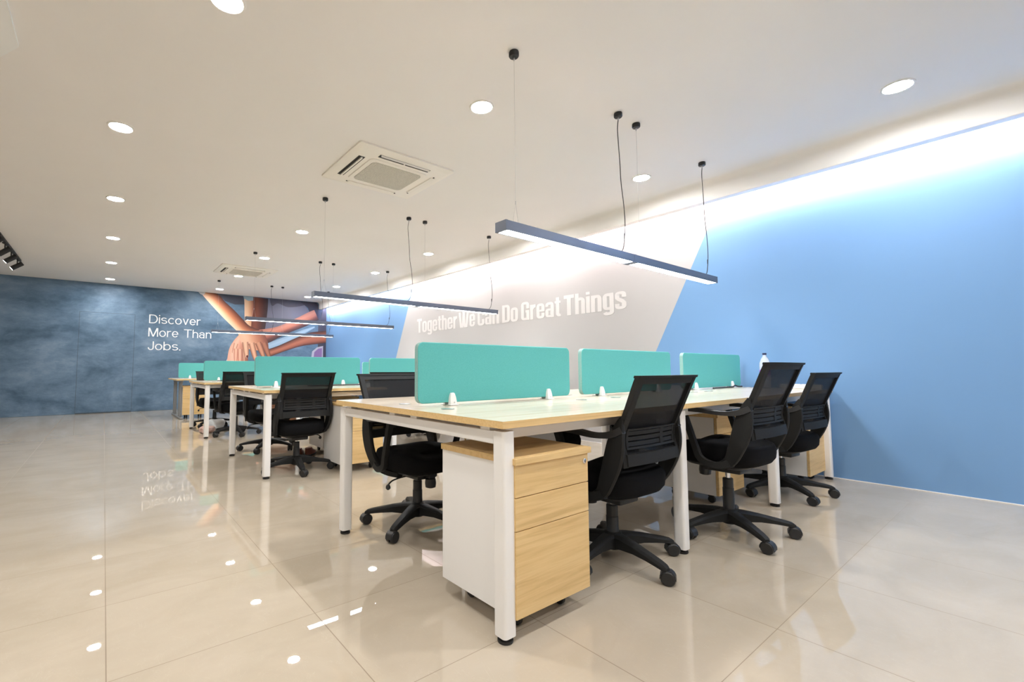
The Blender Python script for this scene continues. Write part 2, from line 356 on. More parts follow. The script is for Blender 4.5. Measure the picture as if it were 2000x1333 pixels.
# hands: lower left hand with its fingers, then the upper hand and its fingers
strip('printed_sleeve', [(2.36, 0.95), (2.40, 1.12), (2.47, 1.30)], [(2.70, 0.95), (2.66, 1.12), (2.62, 1.28)], [(206, 208, 218), (228, 226, 230), (216, 210, 212)])
strip('printed_hand', [(2.42, 1.10), (2.46, 1.42), (2.56, 1.64), (2.70, 1.82)], [(2.92, 1.05), (2.90, 1.30), (2.88, 1.52), (2.84, 1.76)], [(228, 170, 146), (240, 196, 172), (226, 160, 136), (196, 128, 106), (150, 92, 76)], 'printed lower hand, pale')
def finger(tip, root, w0, w1, dark, light):
    dx, dz = tip[0] - root[0], tip[1] - root[1]; l = math.hypot(dx, dz); nx, nz = -dz / l, dx / l
    ts = (0.0, 0.3, 0.6, 0.85, 0.96, 1.0); ws = (w0, (w0 * 0.95), (w0 + w1) / 2 * 1.02, w1, w1 * 0.72, w1 * 0.25)
    A_ = [(root[0] + dx * t + nx * w / 2, root[1] + dz * t + nz * w / 2) for t, w in zip(ts, ws)]
    B_ = [(root[0] + dx * t - nx * w / 2, root[1] + dz * t - nz * w / 2) for t, w in zip(ts, ws)]
    strip('printed_finger', A_, B_, [dark, light, light, dark], sub=3)
finger((2.56, 1.33), (2.62, 1.58), 0.10, 0.075, (188, 116, 94), (240, 194, 168))
finger((2.62, 1.12), (2.62, 1.45), 0.10, 0.075, (190, 112, 92), (238, 184, 158))
finger((2.72, 1.10), (2.71, 1.44), 0.10, 0.075, (186, 112, 92), (236, 186, 160))
finger((2.82, 1.12), (2.80, 1.44), 0.09, 0.07, (150, 92, 76), (214, 158, 132))
strip('printed_hand', [(2.66, 1.84), (2.70, 1.70), (2.76, 1.56), (2.80, 1.46)], [(3.24, 1.95), (3.34, 1.76), (3.40, 1.56), (3.40, 1.38)], [(232, 184, 154), (236, 188, 156), (216, 152, 120), (180, 112, 86), (126, 74, 62)], 'printed upper hand, tan')
finger((3.44, 1.22), (3.28, 1.62), 0.15, 0.10, (104, 62, 52), (176, 112, 86))
finger((3.30, 1.22), (3.14, 1.62), 0.15, 0.10, (120, 70, 56), (212, 150, 118))
finger((3.10, 1.15), (2.98, 1.60), 0.15, 0.10, (138, 84, 66), (232, 178, 146))
finger((2.88, 1.22), (2.83, 1.62), 0.15, 0.10, (156, 96, 76), (238, 190, 158))
blob('printed_fingernail', [(2.87, 1.285), (2.905, 1.285), (2.905, 1.235), (2.885, 1.225), (2.865, 1.24)], (96, 36, 36), 'dark red printed fingernail')
# ------------------------------------------------------------------ slogan on the blue wall: heavy condensed letters
PW, PH = 0.200, 0.135
def pen(bm, path, closed=False, wx=PW, wy=PH):
    n_ = len(path); L_, R2 = [], []
    for i in range(n_):
        if closed: a, b = path[i - 1], path[(i + 1) % n_]
        else: a, b = path[max(i - 1, 0)], path[min(i + 1, n_ - 1)]
        dx, dy = b[0] - a[0], b[1] - a[1]; l = math.hypot(dx, dy) or 1; nx, ny = -dy / l, dx / l
        w = math.hypot(wx * nx, wy * ny) / 2
        L_.append((path[i][0] + nx * w, path[i][1] + ny * w)); R2.append((path[i][0] - nx * w, path[i][1] - ny * w))
    for i in range(n_ if closed else n_ - 1):
        k = (i + 1) % n_; quad(bm, (L_[i], L_[k], R2[k], R2[i]))
def quad(bm, pts):
    z = 1 + 0.012 * len(bm.faces)          # every piece a hair thicker than the last, so no two fronts coincide
    bm.faces.new([bm.verts.new((a, b, z)) for a, b in pts])
def rec(bm, x0, y0, x1, y1): quad(bm, ((x0, y0), (x1, y0), (x1, y1), (x0, y1)))
def arc(cx_, cy_, rx, ry, a0, a1, k=6): return [(cx_ + rx * math.cos(math.radians(a0 + (a1 - a0) * i / k)), cy_ + ry * math.sin(math.radians(a0 + (a1 - a0) * i / k))) for i in range(k + 1)]
XH = 0.79
def oval(x0, x1, y0, y1, r=0.12):
    return arc(x1 - r, y1 - r, r, r, 0, 90) + arc(x0 + r, y1 - r, r, r, 90, 180) + arc(x0 + r, y0 + r, r, r, 180, 270) + arc(x1 - r, y0 + r, r, r, 270, 360)
def glyph(ch):
    bm = bmesh.new(); a, b = PW / 2, PH / 2; r = 0.12
    if ch == 'T': rec(bm, 0, 0.83, 0.56, 1); rec(bm, 0.17, 0, 0.39, 1); w = 0.56
    elif ch == 'o': pen(bm, oval(a, 0.52 - a, b, XH - b), True); w = 0.52
    elif ch == 'g':
        pen(bm, oval(a, 0.52 - a, b + 0.02, XH - b), True); rec(bm, 0.32, -0.08, 0.52, XH)
        pen(bm, [(0.42, 0.0), (0.42, -0.04)] + arc(0.42 - r, -0.06, r, 0.085, 0, -90) + [(a + r, -0.145)] + arc(a + r, -0.06, r, 0.085, 270, 190)); w = 0.52
    elif ch == 'e':
        pen(bm, [(0.42, 0.40)] + arc(0.42 - r, XH - b - r, r, r, 0, 90) + arc(a + r, XH - b - r, r, r, 90, 180) + arc(a + r, b + r, r, r, 180, 270) + arc(0.42 - r, b + r, r, r, 270, 360) + [(0.42, 0.29)])
        rec(bm, a, 0.36, 0.52, 0.46); w = 0.52
    elif ch == 't': rec(bm, 0.07, 0.1, 0.27, 0.97); rec(bm, 0, XH - 0.11, 0.36, XH); pen(bm, [(0.17, 0.2)] + arc(0.17 + 0.09, b + 0.09, 0.09, 0.09, 180, 270) + [(0.36, b)]); w = 0.36
    elif ch in 'hn':
        rec(bm, 0, 0, 0.2, 1 if ch == 'h' else XH); pen(bm, [(0.15, XH - b - 0.03)] + [(0.24, XH - b)] + arc(0.42 - r, XH - b - r, r, r, 90, 0) + [(0.42, 0.0)]); w = 0.52
    elif ch == 'r': rec(bm, 0, 0, 0.2, XH); pen(bm, [(0.15, XH - 0.2)] + arc(0.28, XH - 0.22, 0.10, 0.14, 150, 90) + [(0.38, XH - 0.085)], wy=0.17); w = 0.37
    elif ch == 'W':
        for x0, x1 in ((0, 0.14), (0.42, 0.28), (0.38, 0.52), (0.80, 0.66)): quad(bm, ((x0, 1), (x0 + 0.2, 1), (x1 + 0.2, 0), (x1, 0)))
        w = 1.0
    elif ch == 'C': pen(bm, [(0.46, 0.62), (0.46, 1 - b - r)] + arc(0.46 - r, 1 - b - r, r, r, 0, 90) + arc(a + r, 1 - b - r, r, r, 90, 180) + arc(a + r, b + r, r, r, 180, 270) + arc(0.46 - r, b + r, r, r, 270, 360) + [(0.46, 0.38)]); w = 0.56
    elif ch == 'G': pen(bm, [(0.46, 0.64), (0.46, 1 - b - r)] + arc(0.46 - r, 1 - b - r, r, r, 0, 90) + arc(a + r, 1 - b - r, r, r, 90, 180) + arc(a + r, b + r, r, r, 180, 270) + arc(0.46 - r, b + r, r, r, 270, 360) + [(0.46, 0.5)]); rec(bm, 0.31, 0.42, 0.56, 0.54); rec(bm, 0.42, 0, 0.56, 0.5); w = 0.56
    elif ch == 'D': rec(bm, 0, 0, 0.2, 1); pen(bm, [(0.1, 1 - b)] + arc(0.46 - r, 1 - b - r, r, r, 90, 0) + arc(0.46 - r, b + r, r, r, 360, 270) + [(0.1, b)]); w = 0.56
    elif ch == 'a':
        pen(bm, [(a, 0.56), (a, XH - b - 0.1)] + arc(a + 0.1, XH - b - 0.1, 0.1, 0.1, 180, 90) + arc(0.42 - 0.1, XH - b - 0.1, 0.1, 0.1, 90, 0) + [(0.42, 0.0)])
        pen(bm, oval(a, 0.40, b, 0.44 - 0.03, 0.09), True, wy=0.11); w = 0.52
    elif ch == 'i': rec(bm, 0, 0, 0.2, XH); rec(bm, 0, 0.87, 0.2, 1.0); w = 0.2
    elif ch == 's': pen(bm, [(0.40, 0.53), (0.40, 0.62)] + arc(0.40 - 0.1, XH - b - 0.08, 0.1, 0.08, 0, 90) + arc(a + 0.1, XH - b - 0.08, 0.1, 0.08, 90, 180) + [(a, 0.52), (a + 0.05, 0.46), (0.36, 0.34), (0.40, 0.27)] + arc(0.40 - 0.1, b + 0.08, 0.1, 0.08, 0, -90) + arc(a + 0.1, b + 0.08, 0.1, 0.08, 270, 180) + [(a, 0.25)]); w = 0.50
    return bm, w
slogan = thing('wall_slogan', 'white block lettering slogan on the grey slanted panel of the blue wall', 'lettering', (XW - 0.0008, 7.657, 1.650))
for word, ya, yb in (('Together', 7.657, 6.355), ('We', 6.311, 5.862), ('Can', 5.796, 5.271), ('Do', 5.202, 4.854), ('Great', 4.791, 4.037), ('Things', 3.986, 3.051)):
    gl = [glyph(ch) for ch in word]; sc = (ya - yb) / (sum(w for g, w in gl) + 0.05 * (len(word) - 1)); px = 0.0
    for bm, w in gl:
        r = bmesh.ops.extrude_face_region(bm, geom=list(bm.faces))
        for e in r['geom']:
            if isinstance(e, bmesh.types.BMVert): e.co.z = 0
        for v in bm.verts: v.co = Vector((-0.002 * v.co.z, -v.co.x * sc, v.co.y * 0.275))
        obj('letter', bm, 'slogan_white', slogan, loc=(0, ya - 7.657 - px * sc, 0)); px += w + 0.05

# thin rounded lettering on the mural
def thin(ch):
    bm = bmesh.new(); t_ = 0.088; h_ = t_ / 2; X = 0.73
    P = lambda path, closed=False: pen(bm, path, closed, 0.098, t_)
    def el(x0, x1, y0, y1, a0=0, a1=360, k=22): return arc((x0 + x1) / 2, (y0 + y1) / 2, (x1 - x0) / 2, (y1 - y0) / 2, a0, a1, k)
    if ch == 'D': P([(h_, 0), (h_, 1)]); P([(0, 1 - h_), (0.28, 1 - h_)] + el(0.0, 0.72 - h_, h_, 1 - h_, 80, -80, 14) + [(0.28, h_), (0, h_)]); w = 0.72
    elif ch == 'M': P([(h_, 0), (h_, 1)]); P([(0.78, 0), (0.78, 1)]); quad(bm, ((0, 1), (0.14, 1), (0.462, 0), (0.36, 0))); quad(bm, ((0.822, 1), (0.682, 1), (0.36, 0), (0.462, 0))); w = 0.83
    elif ch == 'T': rec(bm, 0, 1 - t_, 0.74, 1); rec(bm, 0.32, 0, 0.42, 1); w = 0.74
    elif ch == 'J': P([(0.42, 1), (0.42, 0.28)] + el(h_, 0.42, h_, 0.50, 0, -180, 12) + [(h_, 0.30)]); w = 0.47
    elif ch == 'i': rec(bm, 0, 0, 0.095, X); rec(bm, 0, 0.87, 0.095, 1.0); w = 0.095
    elif ch == '.': rec(bm, 0, 0, 0.115, 0.125); w = 0.115
    elif ch == 'o': P(el(h_, 0.58 - h_, h_, X - h_, 0, 345, 23), True); w = 0.58
    elif ch == 'c': P(el(h_, 0.54, h_, X - h_, 42, 318)); w = 0.52
    elif ch == 'e': P(el(h_, 0.56 - h_, h_, X - h_, 0, 322)); rec(bm, h_, X / 2 - 0.04, 0.56, X / 2 + 0.04); w = 0.56
    elif ch == 's': P(el(h_ + 0.01, 0.46, X / 2 - 0.005, X - h_, 25, 230, 12) + el(h_, 0.48, h_, X / 2 + 0.012, 70, -155, 12)); w = 0.51
    elif ch == 'r': rec(bm, 0, 0, 0.095, X); P([(0.06, X - 0.24)] + el(h_, 0.56, X - 0.5, X - h_, 150, 78, 8)); w = 0.35
    elif ch == 'v': quad(bm, ((0, X), (0.105, X), (0.31, 0), (0.22, 0))); quad(bm, ((0.53, X), (0.425, X), (0.22, 0), (0.31, 0))); w = 0.53
    elif ch in 'hn': rec(bm, 0, 0, 0.095, 1 if ch == 'h' else X); P([(h_, X - 0.26)] + el(h_, 0.50, X - 0.56, X - h_, 170, 0, 12) + [(0.50, 0)]); w = 0.55
    elif ch == 'a': P([(h_ + 0.02, X - 0.21)] + el(h_ + 0.02, 0.48, X - 0.40, X - h_, 160, 0, 12) + [(0.48, 0.02), (0.50, 0)]); P(el(h_, 0.48, h_, 0.44, 0, 345, 18), True); w = 0.56
    elif ch == 'b': rec(bm, 0, 0, 0.095, 1); P(el(h_, 0.60 - h_, h_, X - h_, 0, 345, 23), True); w = 0.60
    return bm, w
for word, x, z, wdt in (('Discover', 0.780, 1.985, 1.035), ('More', 0.775, 1.680, 0.585), ('Than', 1.475, 1.680, 0.580), ('Jobs.', 0.775, 1.373, 0.640)):
    gl = [thin(ch) for ch in word]; sc = wdt / (sum(w for g, w in gl) + 0.095 * (len(word) - 1)); px = 0.0
    for bm, w in gl:
        r = bmesh.ops.extrude_face_region(bm, geom=list(bm.faces))
        for e in r['geom']:
            if isinstance(e, bmesh.types.BMVert): e.co.z = 0
        for v in bm.verts: v.co = Vector((v.co.x * sc, -0.0044 - 0.0012 * v.co.z, v.co.y * 0.197))
        obj('letter', bm, 'letter_white', mural, loc=(x + px * sc, 0, z)); px += w + 0.095

# ------------------------------------------------------------------ ceiling lights
def make_downlight():
    t = thing('downlight', '', 'ceiling light', (0, 0, ZC), 0, 'round recessed ceiling downlights')
    bm = bmesh.new(); seg = 28
    rings = [[(r * math.cos(2 * PI * k / seg), r * math.sin(2 * PI * k / seg), z) for k in range(seg)] for r, z in ((0.088, 0.0), (0.086, -0.006), (0.076, -0.008), (0.072, -0.004), (0.072, 0.0))]
    loft(bm, rings, cap=False); obj('trim_ring', bm, 'ceiling', t, smooth=60)
    bm = bmesh.new(); lathe(bm, [(0.0715, -0.002), (0.0715, -0.0045), (0.03, -0.006)], seg=28); obj('lens', bm, 'down_glow', t)
    return t
down = make_downlight(); first = True
ORD = ['first', 'second', 'third', 'fourth', 'fifth', 'sixth', 'seventh']
cols = [(0.035, [4.26, 6.12, 7.99, 9.87, 11.68], 'left row'),
        (2.080, [2.37, 6.09, 7.92, 9.78, 11.66], 'middle row'),
        (4.130, [0.52, 2.34, 4.19, 6.04, 7.87, 9.73, 11.57], 'right row by the blue wall')]
for x, ys, nm in cols:
    for i, yy in enumerate(ys):
        lab = 'round recessed downlight, %s from the camera in the %s' % (ORD[i], nm)
        if first: down.location = (x, yy, ZC); down['label'] = lab; first = False
        else: dup(down, (x, yy, ZC), 0, lab)
dup(down, (0.430, 2.44, ZC), 0, 'round white recessed downlight cut off by the top edge of the photo')
for x, yy, nm in ((0.035, 0.55, 'left'), (2.08, 0.52, 'middle'), (0.035, -1.33, 'left'), (2.08, -1.33, 'middle'), (4.13, -1.33, 'right'), (-2.01, 0.55, 'far left'), (-2.01, -1.33, 'far left')):  # added unseen downlights that brighten the near drawers and white sides
    dup(down, (x, yy, ZC), 0, 'unseen round downlight added as fill behind the photographer in the %s row' % nm)

def make_pendant():
    t = thing('pendant_lamp', '', 'pendant lamp', (0, 0, ZC), 0, 'long black pendant lamps over the desks')
    zb, zt, hw = 1.700 - ZC, 1.756 - ZC, 0.043      # local heights below the ceiling
    xa, xm, xb = 1.741, 3.042, 4.382
    for s0, s1 in ((xa, xm - 0.002), (xm + 0.002, xb)):
        bm = bmesh.new()
        bx(s0, s1, -hw, hw, zb + 0.012, zt, bm=bm)
        bx(s0, s1, -hw, -hw + 0.005, zb, zb + 0.012, bm=bm); bx(s0, s1, hw - 0.005, hw, zb, zb + 0.012, bm=bm)
        h = obj('housing', bm, 'lamp_body', t)
        obj('diffuser', bx(s0 + 0.012, s1 - 0.012, -hw + 0.006, hw - 0.006, zb + 0.002, zb + 0.0115), 'pendant_glow', h)
        for e0, e1 in ((s0 - 0.002, s0 + 0.012), (s1 - 0.012, s1 + 0.002)):
            obj('end_cap', bx(e0, e1, -hw - 0.001, hw + 0.001, zb - 0.001, zt + 0.001), 'lamp_body', h)
    obj('joint_bracket', bx(xm - 0.03, xm + 0.03, -hw - 0.002, hw + 0.002, zb - 0.003, zb + 0.004, 0.001), 'lamp_body', t)
    for k, x in enumerate((1.860, 2.932, 3.172, 4.260)):
        bm = bmesh.new(); lathe(bm, [(0.028, -0.0005), (0.030, -0.006), (0.030, -0.026), (0.026, -0.032), (0.010, -0.034)], (x, 0, 0), 20); rs = obj('ceiling_rose', bm, 'rose', t, smooth=40)
        bm = bmesh.new(); lathe(bm, [(0.006, -0.033), (0.006, -0.050), (0.003, -0.056)], (x, 0, 0), 10); obj('cord_grip', bm, 'steel', rs)
        bm = bmesh.new()
        if k in (0, 2):
            zf = zt + 0.135; tube(bm, [(x, 0, -0.05), (x, 0, zf)], 0.0007, 5)
            for s in (-1, 1): tube(bm, [(x, 0, zf), (x + s * 0.035, s * 0.012, zt + 0.002)], 0.0007, 5)
            lathe(bm, [(0.003, zf - 0.012), (0.003, zf + 0.008)], (x, 0, 0), 8)
            obj('steel_wire', bm, 'wire', t)
        else:
            sg = -1 if k == 1 else 1
            pts = [(x, 0, -0.05), (x - 0.012, 0, -0.14), (x + 0.006, 0, -0.36), (x + 0.016, 0, -0.52), (x + 0.046, 0, -0.70), (x + 0.052, 0, -0.85), (x + 0.026, 0, zt + 0.05), (x - 0.016, 0, zt + 0.003)]
            tube(bm, smooth_path(pts, 5), 0.0032, 6); obj('power_cable', bm, 'cable', t, smooth=60)
            bm = bmesh.new(); lathe(bm, [(0.0045, zt + 0.115), (0.0045, zt + 0.155)], (x + 0.040, 0, 0), 8); obj('cable_clip', bm, 'rose', t)
    return t
pend = make_pendant()
PL = ['over the nearest desk, the closest of the four', 'over the second desk from the camera', 'over the third desk from the camera', 'over the farthest desk, in front of the mural']
for i, y_ in enumerate((1.8279, 4.716, 7.613, 10.502)):
    lab = 'long black linear pendant lamp hanging ' + PL[i]
    if i == 0: pend.location = (0, y_, ZC); pend['label'] = lab
    else: dup(pend, (0, y_, ZC), 0, lab)

def make_ac():
    t = thing('air_conditioner', '', 'air conditioner', (0, 0, ZC), 0, 'ceiling cassette air conditioners')
    hx, hy = 0.487, 0.430
    bm = bmesh.new()
    rings = [[(x, y, -0.0005) for x, y in rrect(hx, hy, 0.03)], [(x, y, -0.014) for x, y in rrect(hx, hy, 0.03)], [(x, y, -0.030) for x, y in rrect(hx - 0.05, hy - 0.045, 0.03)]]
    loft(bm, rings); obj('fascia_panel', bm, 'ac_white', t, smooth=20)
    bm = bmesh.new(); loft(bm, [[(x, y, z) for x, y in rrect(a, b, 0.05)] for a, b, z in ((0.300, 0.262, -0.0305), (0.296, 0.258, -0.038), (0.282, 0.244, -0.040))]); fr = obj('grille_frame', bm, 'ac_white', t, smooth=30)
    bm = bmesh.new(); loft(bm, [[(x, y, z) for x, y in rrect(0.258, 0.220, 0.05)] for z in (-0.0395, -0.043)]); obj('intake_grille', bm, 'grille', fr)
    for k, (cx_, cy_, lx, ly) in enumerate(((-0.375, 0, 0.06, 0.46), (0.375, 0, 0.06, 0.46), (0, 0.325, 0.52, 0.052), (0, -0.325, 0.52, 0.052))):
        opened = k in (0, 3)
        s = obj('air_slot', bx(cx_ - lx / 2, cx_ + lx / 2, cy_ - ly / 2, cy_ + ly / 2, -0.0312, -0.0290), 'dark_gap' if opened else 'ac_white', t)
        if k == 0: bm = bx(cx_ - 0.004, cx_ + 0.010, cy_ - ly / 2 + 0.01, cy_ + ly / 2 - 0.01, -0.044, -0.0313)
        elif k == 3: bm = bx(cx_ - lx / 2 + 0.01, cx_ + lx / 2 - 0.01, cy_ - ly / 2 + 0.002, cy_ - ly / 2 + 0.008, -0.046, -0.0313); bx(cx_ - 0.005, cx_ + 0.005, cy_ - 0.02, cy_ + 0.02, -0.036, -0.0313, bm=bm)
        else: bm = bx(cx_ - lx / 2 + 0.006, cx_ + lx / 2 - 0.006, cy_ - ly / 2 + 0.006, cy_ + ly / 2 - 0.006, -0.037, -0.0313, 0.002)
        obj('air_vane', bm, 'ac_white', s)
        if not opened:
            bm = bmesh.new()
            for s_ in (-1, 1): box(bm, (cx_ + s_ * (lx / 2 + 0.008 if lx > ly else 0), cy_ + s_ * (ly / 2 + 0.008 if ly > lx else 0), -0.032), (0.012, 0.012, 0.006))
            obj('hinge', bm, 'dark_gap', s)
    return t
ac = make_ac(); ac.location = (2.087, 3.750, ZC); ac['label'] = 'square ceiling cassette air conditioner above the second desk, the nearer one'
dup(ac, (2.080, 9.190, ZC), 0, 'square ceiling cassette air conditioner near the mural wall, the farther one')

# lighting track with spotlights at the left of the ceiling
t = thing('lighting_track', 'black lighting track on the ceiling at the far left', 'lighting track', (-1.205, 8.0, ZC))
obj('rail', bx(-0.017, 0.017, -2.6, 2.52, -0.032, -0.0005), 'rubber', t)
obj('end_cap', bx(-0.019, 0.019, 2.52, 2.545, -0.034, -0.0005), 'rubber', t)
def make_spot():
    s = thing('track_spotlight', '', 'spotlight', (0, 0, 0), 0, 'spotlights on the ceiling track')
    bm = bmesh.new(); bx(-0.016, 0.016, -0.05, 0.05, -0.050, -0.0335, bm=bm); lathe(bm, [(0.008, -0.14), (0.008, -0.045)], (0, 0, 0), 10); obj('bracket', bm, 'rubber', s)
    rot = Matrix.Translation((0, 0, -0.155)) @ Matrix.Rotation(math.radians(52), 4, 'Y')
    bm = bmesh.new(); lathe(bm, [(0.030, 0.085), (0.036, 0.075), (0.036, -0.085), (0.030, -0.086)], seg=18); bm.transform(rot); obj('barrel', bm, 'rubber', s, smooth=40)
    bm = bmesh.new(); lathe(bm, [(0.030, -0.0862), (0.028, -0.088)], seg=18); bm.transform(rot); obj('spotlight_lens', bm, 'spot_glow', s)
    return s
sp0 = make_spot()
for i, (yy, w) in enumerate(((10.28, 'the last one, nearest the mural wall'), (9.66, 'the second from the mural wall'), (9.10, 'the third from the mural wall'), (8.45, 'the fourth, cut by the photo edge'))):
    lab = 'black cylindrical spotlight on the ceiling track, ' + w
    if i == 0: sp0.location = (-1.205, yy, ZC); sp0['label'] = lab
    else: dup(sp0, (-1.205, yy, ZC), math.radians(-8 * i), lab)

# ------------------------------------------------------------------ desks
ZT = 0.750
def desk_common(t, metal):
    for k in range(3):
        for yy0, yy1 in ((0.0, 0.6945), (0.6955, WD)):
            bm = bx(k * L + (0.0 if k == 0 else 0.0008), (k + 1) * L - (0.0 if k == 2 else 0.0008), yy0, yy1, ZT - 0.025, ZT)
            for f_ in bm.faces: f_.material_index = 0 if abs(f_.normal.z) > 0.5 else 1
            obj('tabletop', bm, ['desk_top', 'oak_edge'], t)
        for gx in ((0.147, 1.104) if k != 1 else (0.162, 1.176)):
            for gy in (0.508, 0.872):
                bm = bmesh.new(); lathe(bm, [(0.030, 0.0005), (0.030, 0.002), (0.026, 0.0028)], (k * L + gx, gy, ZT), 20); obj('cable_grommet', bm, 'steel', t, smooth=40)
def make_desk():
    t = thing('bench_desk', '', 'desk', (0, 0, 0), 0, 'long bench desks')
    desk_common(t, 'white_metal'); LI = 0.0445
    for k in range(4):
        x = [LI, L, 2 * L, 3 * L - LI][k]
        for yy in (LI, WD - LI):
            bm = bmesh.new(); loft(bm, [[(x + a, yy + b, z) for a, b in rrect(0.029, 0.029, 0.013, 4)] for z in (0.022, 0.712)])
            lg = obj('leg', bm, 'white_metal', t, smooth=30)
            bm = bmesh.new(); lathe(bm, [(0.026, 0.0), (0.0275, 0.003), (0.027, 0.011), (0.016, 0.013), (0.016, 0.0218)], (x, yy, 0), 18); obj('levelling_foot', bm, 'rubber', lg, smooth=40)
        obj('cross_beam', bx(x - 0.022, x + 0.022, LI + 0.0292, WD - LI - 0.0292, 0.664, 0.710, 0.003), 'white_metal', t)
        bm = bmesh.new()
        for yy in (0.12, 0.60, 0.79, 1.27): box(bm, (x, yy, 0.7175), (0.04, 0.05, 0.0145))
        obj('spacer', bm, 'white_metal', t)
    for yy in (0.115, 0.56, 0.83, 1.275):
        obj('long_rail', bx(LI + 0.023, 3 * L - LI - 0.023, yy - 0.02, yy + 0.02, 0.672, 0.7085, 0.002), 'white_metal', t)
    return t
DL = ['long pale oak bench desk with white legs, nearest the camera', 'long pale oak bench desk with white legs, second from the camera', 'long pale oak bench desk with white legs, third from the camera']
desk0 = make_desk(); desk0.location = (X0, ROWS[0], 0); desk0['label'] = DL[0]
for i in (1, 2): dup(desk0, (X0 + 0.006, ROWS[i], 0), 0, DL[i])
t = thing('bench_desk', 'pale oak bench desk on grey metal legs with floor bars, in front of the mural', 'desk', (X0 + 0.0, ROWS[3], 0), 0, 'long bench desks')
desk_common(t, 'grey_metal')
for k in range(4):
    x = [0.10, L, 2 * L, 3 * L - 0.10][k]
    obj('floor_bar', bx(x - 0.03, x + 0.03, 0.06, WD - 0.06, 0.004, 0.034, 0.006), 'grey_metal', t)
    for yy in (0.30, WD - 0.30):
        for s in (-1, 1):
            lg = obj('leg', bx(x - 0.02, x + 0.02, yy + s * 0.09 - 0.022, yy + s * 0.09 + 0.022, 0.0342, 0.690, 0.008), 'grey_metal', t)
    obj('cross_beam', bx(x - 0.02, x + 0.02, 0.08, WD - 0.08, 0.690, 0.7245, 0.004), 'grey_metal', t)
bm = bmesh.new()

# ------------------------------------------------------------------ desk partitions
def make_partition(w):
    t = thing('desk_partition', '', 'desk divider', (0, 0, 0), 0, 'teal desk dividers')
    h = 0.294; prof = [(x + w / 2, z + h / 2) for x, z in rrect(w / 2, h / 2, 0.032, 6)]
    prof_in = [(x + w / 2, z + h / 2) for x, z in rrect(w / 2 - 0.003, h / 2 - 0.003, 0.029, 6)]
    bm = bmesh.new(); loft(bm, [[(x, y, z + 0.014) for x, z in prof] for y in (-0.013, 0.013)], cap=False); bevel = None
    obj('edge_trim', bm, 'teal_trim', t, smooth=40)
    bm = bmesh.new(); loft(bm, [[(x, y, z + 0.014) for x, z in p] for p, y in ((prof_in, -0.0155), (prof, -0.0128), (prof, 0.0128), (prof_in, 0.0155))]); 
    for v in bm.verts:
        pass
    obj('fabric_panel', bm, 'teal', t, smooth=40)
    for x in (0.20, w - 0.205):
        bm = bmesh.new()
        for s in (-1, 1):
            rings = []
            for z, hw_, d in ((0.0016, 0.026, 0.030), (0.004, 0.026, 0.030)): rings.append([(x + a * hw_, s * 0.017 + b * d * 0.55 + s * 0.008, z) for a, b in ((-1, -1), (1, -1), (1, 1), (-1, 1))])
            loft(bm, rings)
            rings = []
            for z, hw_, d in ((0.0042, 0.021, 0.017), (0.020, 0.021, 0.016), (0.040, 0.018, 0.013), (0.056, 0.013, 0.010), (0.061, 0.009, 0.008)):
                y0, y1 = s * 0.0158, s * (0.0158 + d); rings.append([(x - hw_, y0, z), (x + hw_, y0, z), (x + hw_ * 0.9, y1, z), (x - hw_ * 0.9, y1, z)])
            loft(bm, rings)
        cl = obj('clamp', bm, 'white_metal', t, smooth=30)
        bm = bmesh.new(); lathe(bm, [(0.0035, -0.0004), (0.0035, 0.0012)], (x + 0.004, -0.0325, 0.014), 10, 'Y'); obj('clamp_screw', bm, 'steel', cl)
    return t
pt = make_partition(1.122)
DN = ['nearest desk', 'second desk from the camera', 'third desk from the camera', 'desk in front of the mural']
POS = ['left end', 'middle', 'right end']
for r_ in range(4):
    for k in range(3):
        loc = (X0 + [0.100, 1.345, 2.672][k], ROWS[r_] + 0.695, ZT)
        lab = 'teal fabric desk divider at the %s of the %s' % (POS[k], DN[r_])
        if r_ == 0 and k == 0: pt.location = loc; pt['label'] = lab
        else: dup(pt, loc, 0, lab)

# ------------------------------------------------------------------ drawer pedestals
def make_pedestal(front='oak', top='oak_edge', w=0.409, d=0.425):
    t = thing('drawer_pedestal', '', 'drawer unit', (0, 0, 0), 0, 'mobile drawer pedestals')
    zb = 0.072
    obj('carcass', bx(0, w, 0.020, d, zb, 0.5925), 'white_board', t)
    obj('top_panel', bx(-0.006, w + 0.010, -0.010, d + 0.004, 0.594, 0.617, 0.0012), top if top != 'oak_edge' else 'oak', t)
    for k, (z0, z1) in enumerate(((0.482, 0.592), (0.368, 0.479), (0.074, 0.365))):
        dr = obj('drawer', bx(0.001, w - 0.001, 0.0, 0.0185, z0, z1, 0.0008), front, t)
        if k == 0:
            bm = bmesh.new(); lathe(bm, [(0.010, 0.0), (0.010, -0.004), (0.007, -0.006)], (w - 0.026, -0.0002, 0.564), 16, 'Y'); lk = obj('lock', bm, 'chrome', dr, smooth=40)
            obj('keyhole', bx(w - 0.0272, w - 0.0248, -0.0072, -0.0062, 0.559, 0.569), 'dark_gap', lk)
    for x in (0.085, w - 0.085):
        for yy in (0.085, d - 0.085):
            bm = bmesh.new(); lathe(bm, [(0.020, -0.011), (0.024, -0.007), (0.024, 0.007), (0.020, 0.011)], (x, yy, 0.0242), 14, 'X'); box(bm, (x, yy + 0.004, 0.058), (0.026, 0.03, 0.0275)); obj('caster', bm, 'rubber', t, smooth=40)
    return t
ped = make_pedestal(); ped.location = (1.146, 1.143, 0); ped['label'] = 'large looking oak fronted drawer pedestal at the near left corner of the nearest desk'
dup(ped, (3.300, 1.385, 0), 0, 'oak fronted drawer pedestal under the nearest desk, behind the chair with the highest back')
dup(ped, (4.455, 1.190, 0), 0, 'oak fronted drawer pedestal under the nearest desk, against the blue wall')
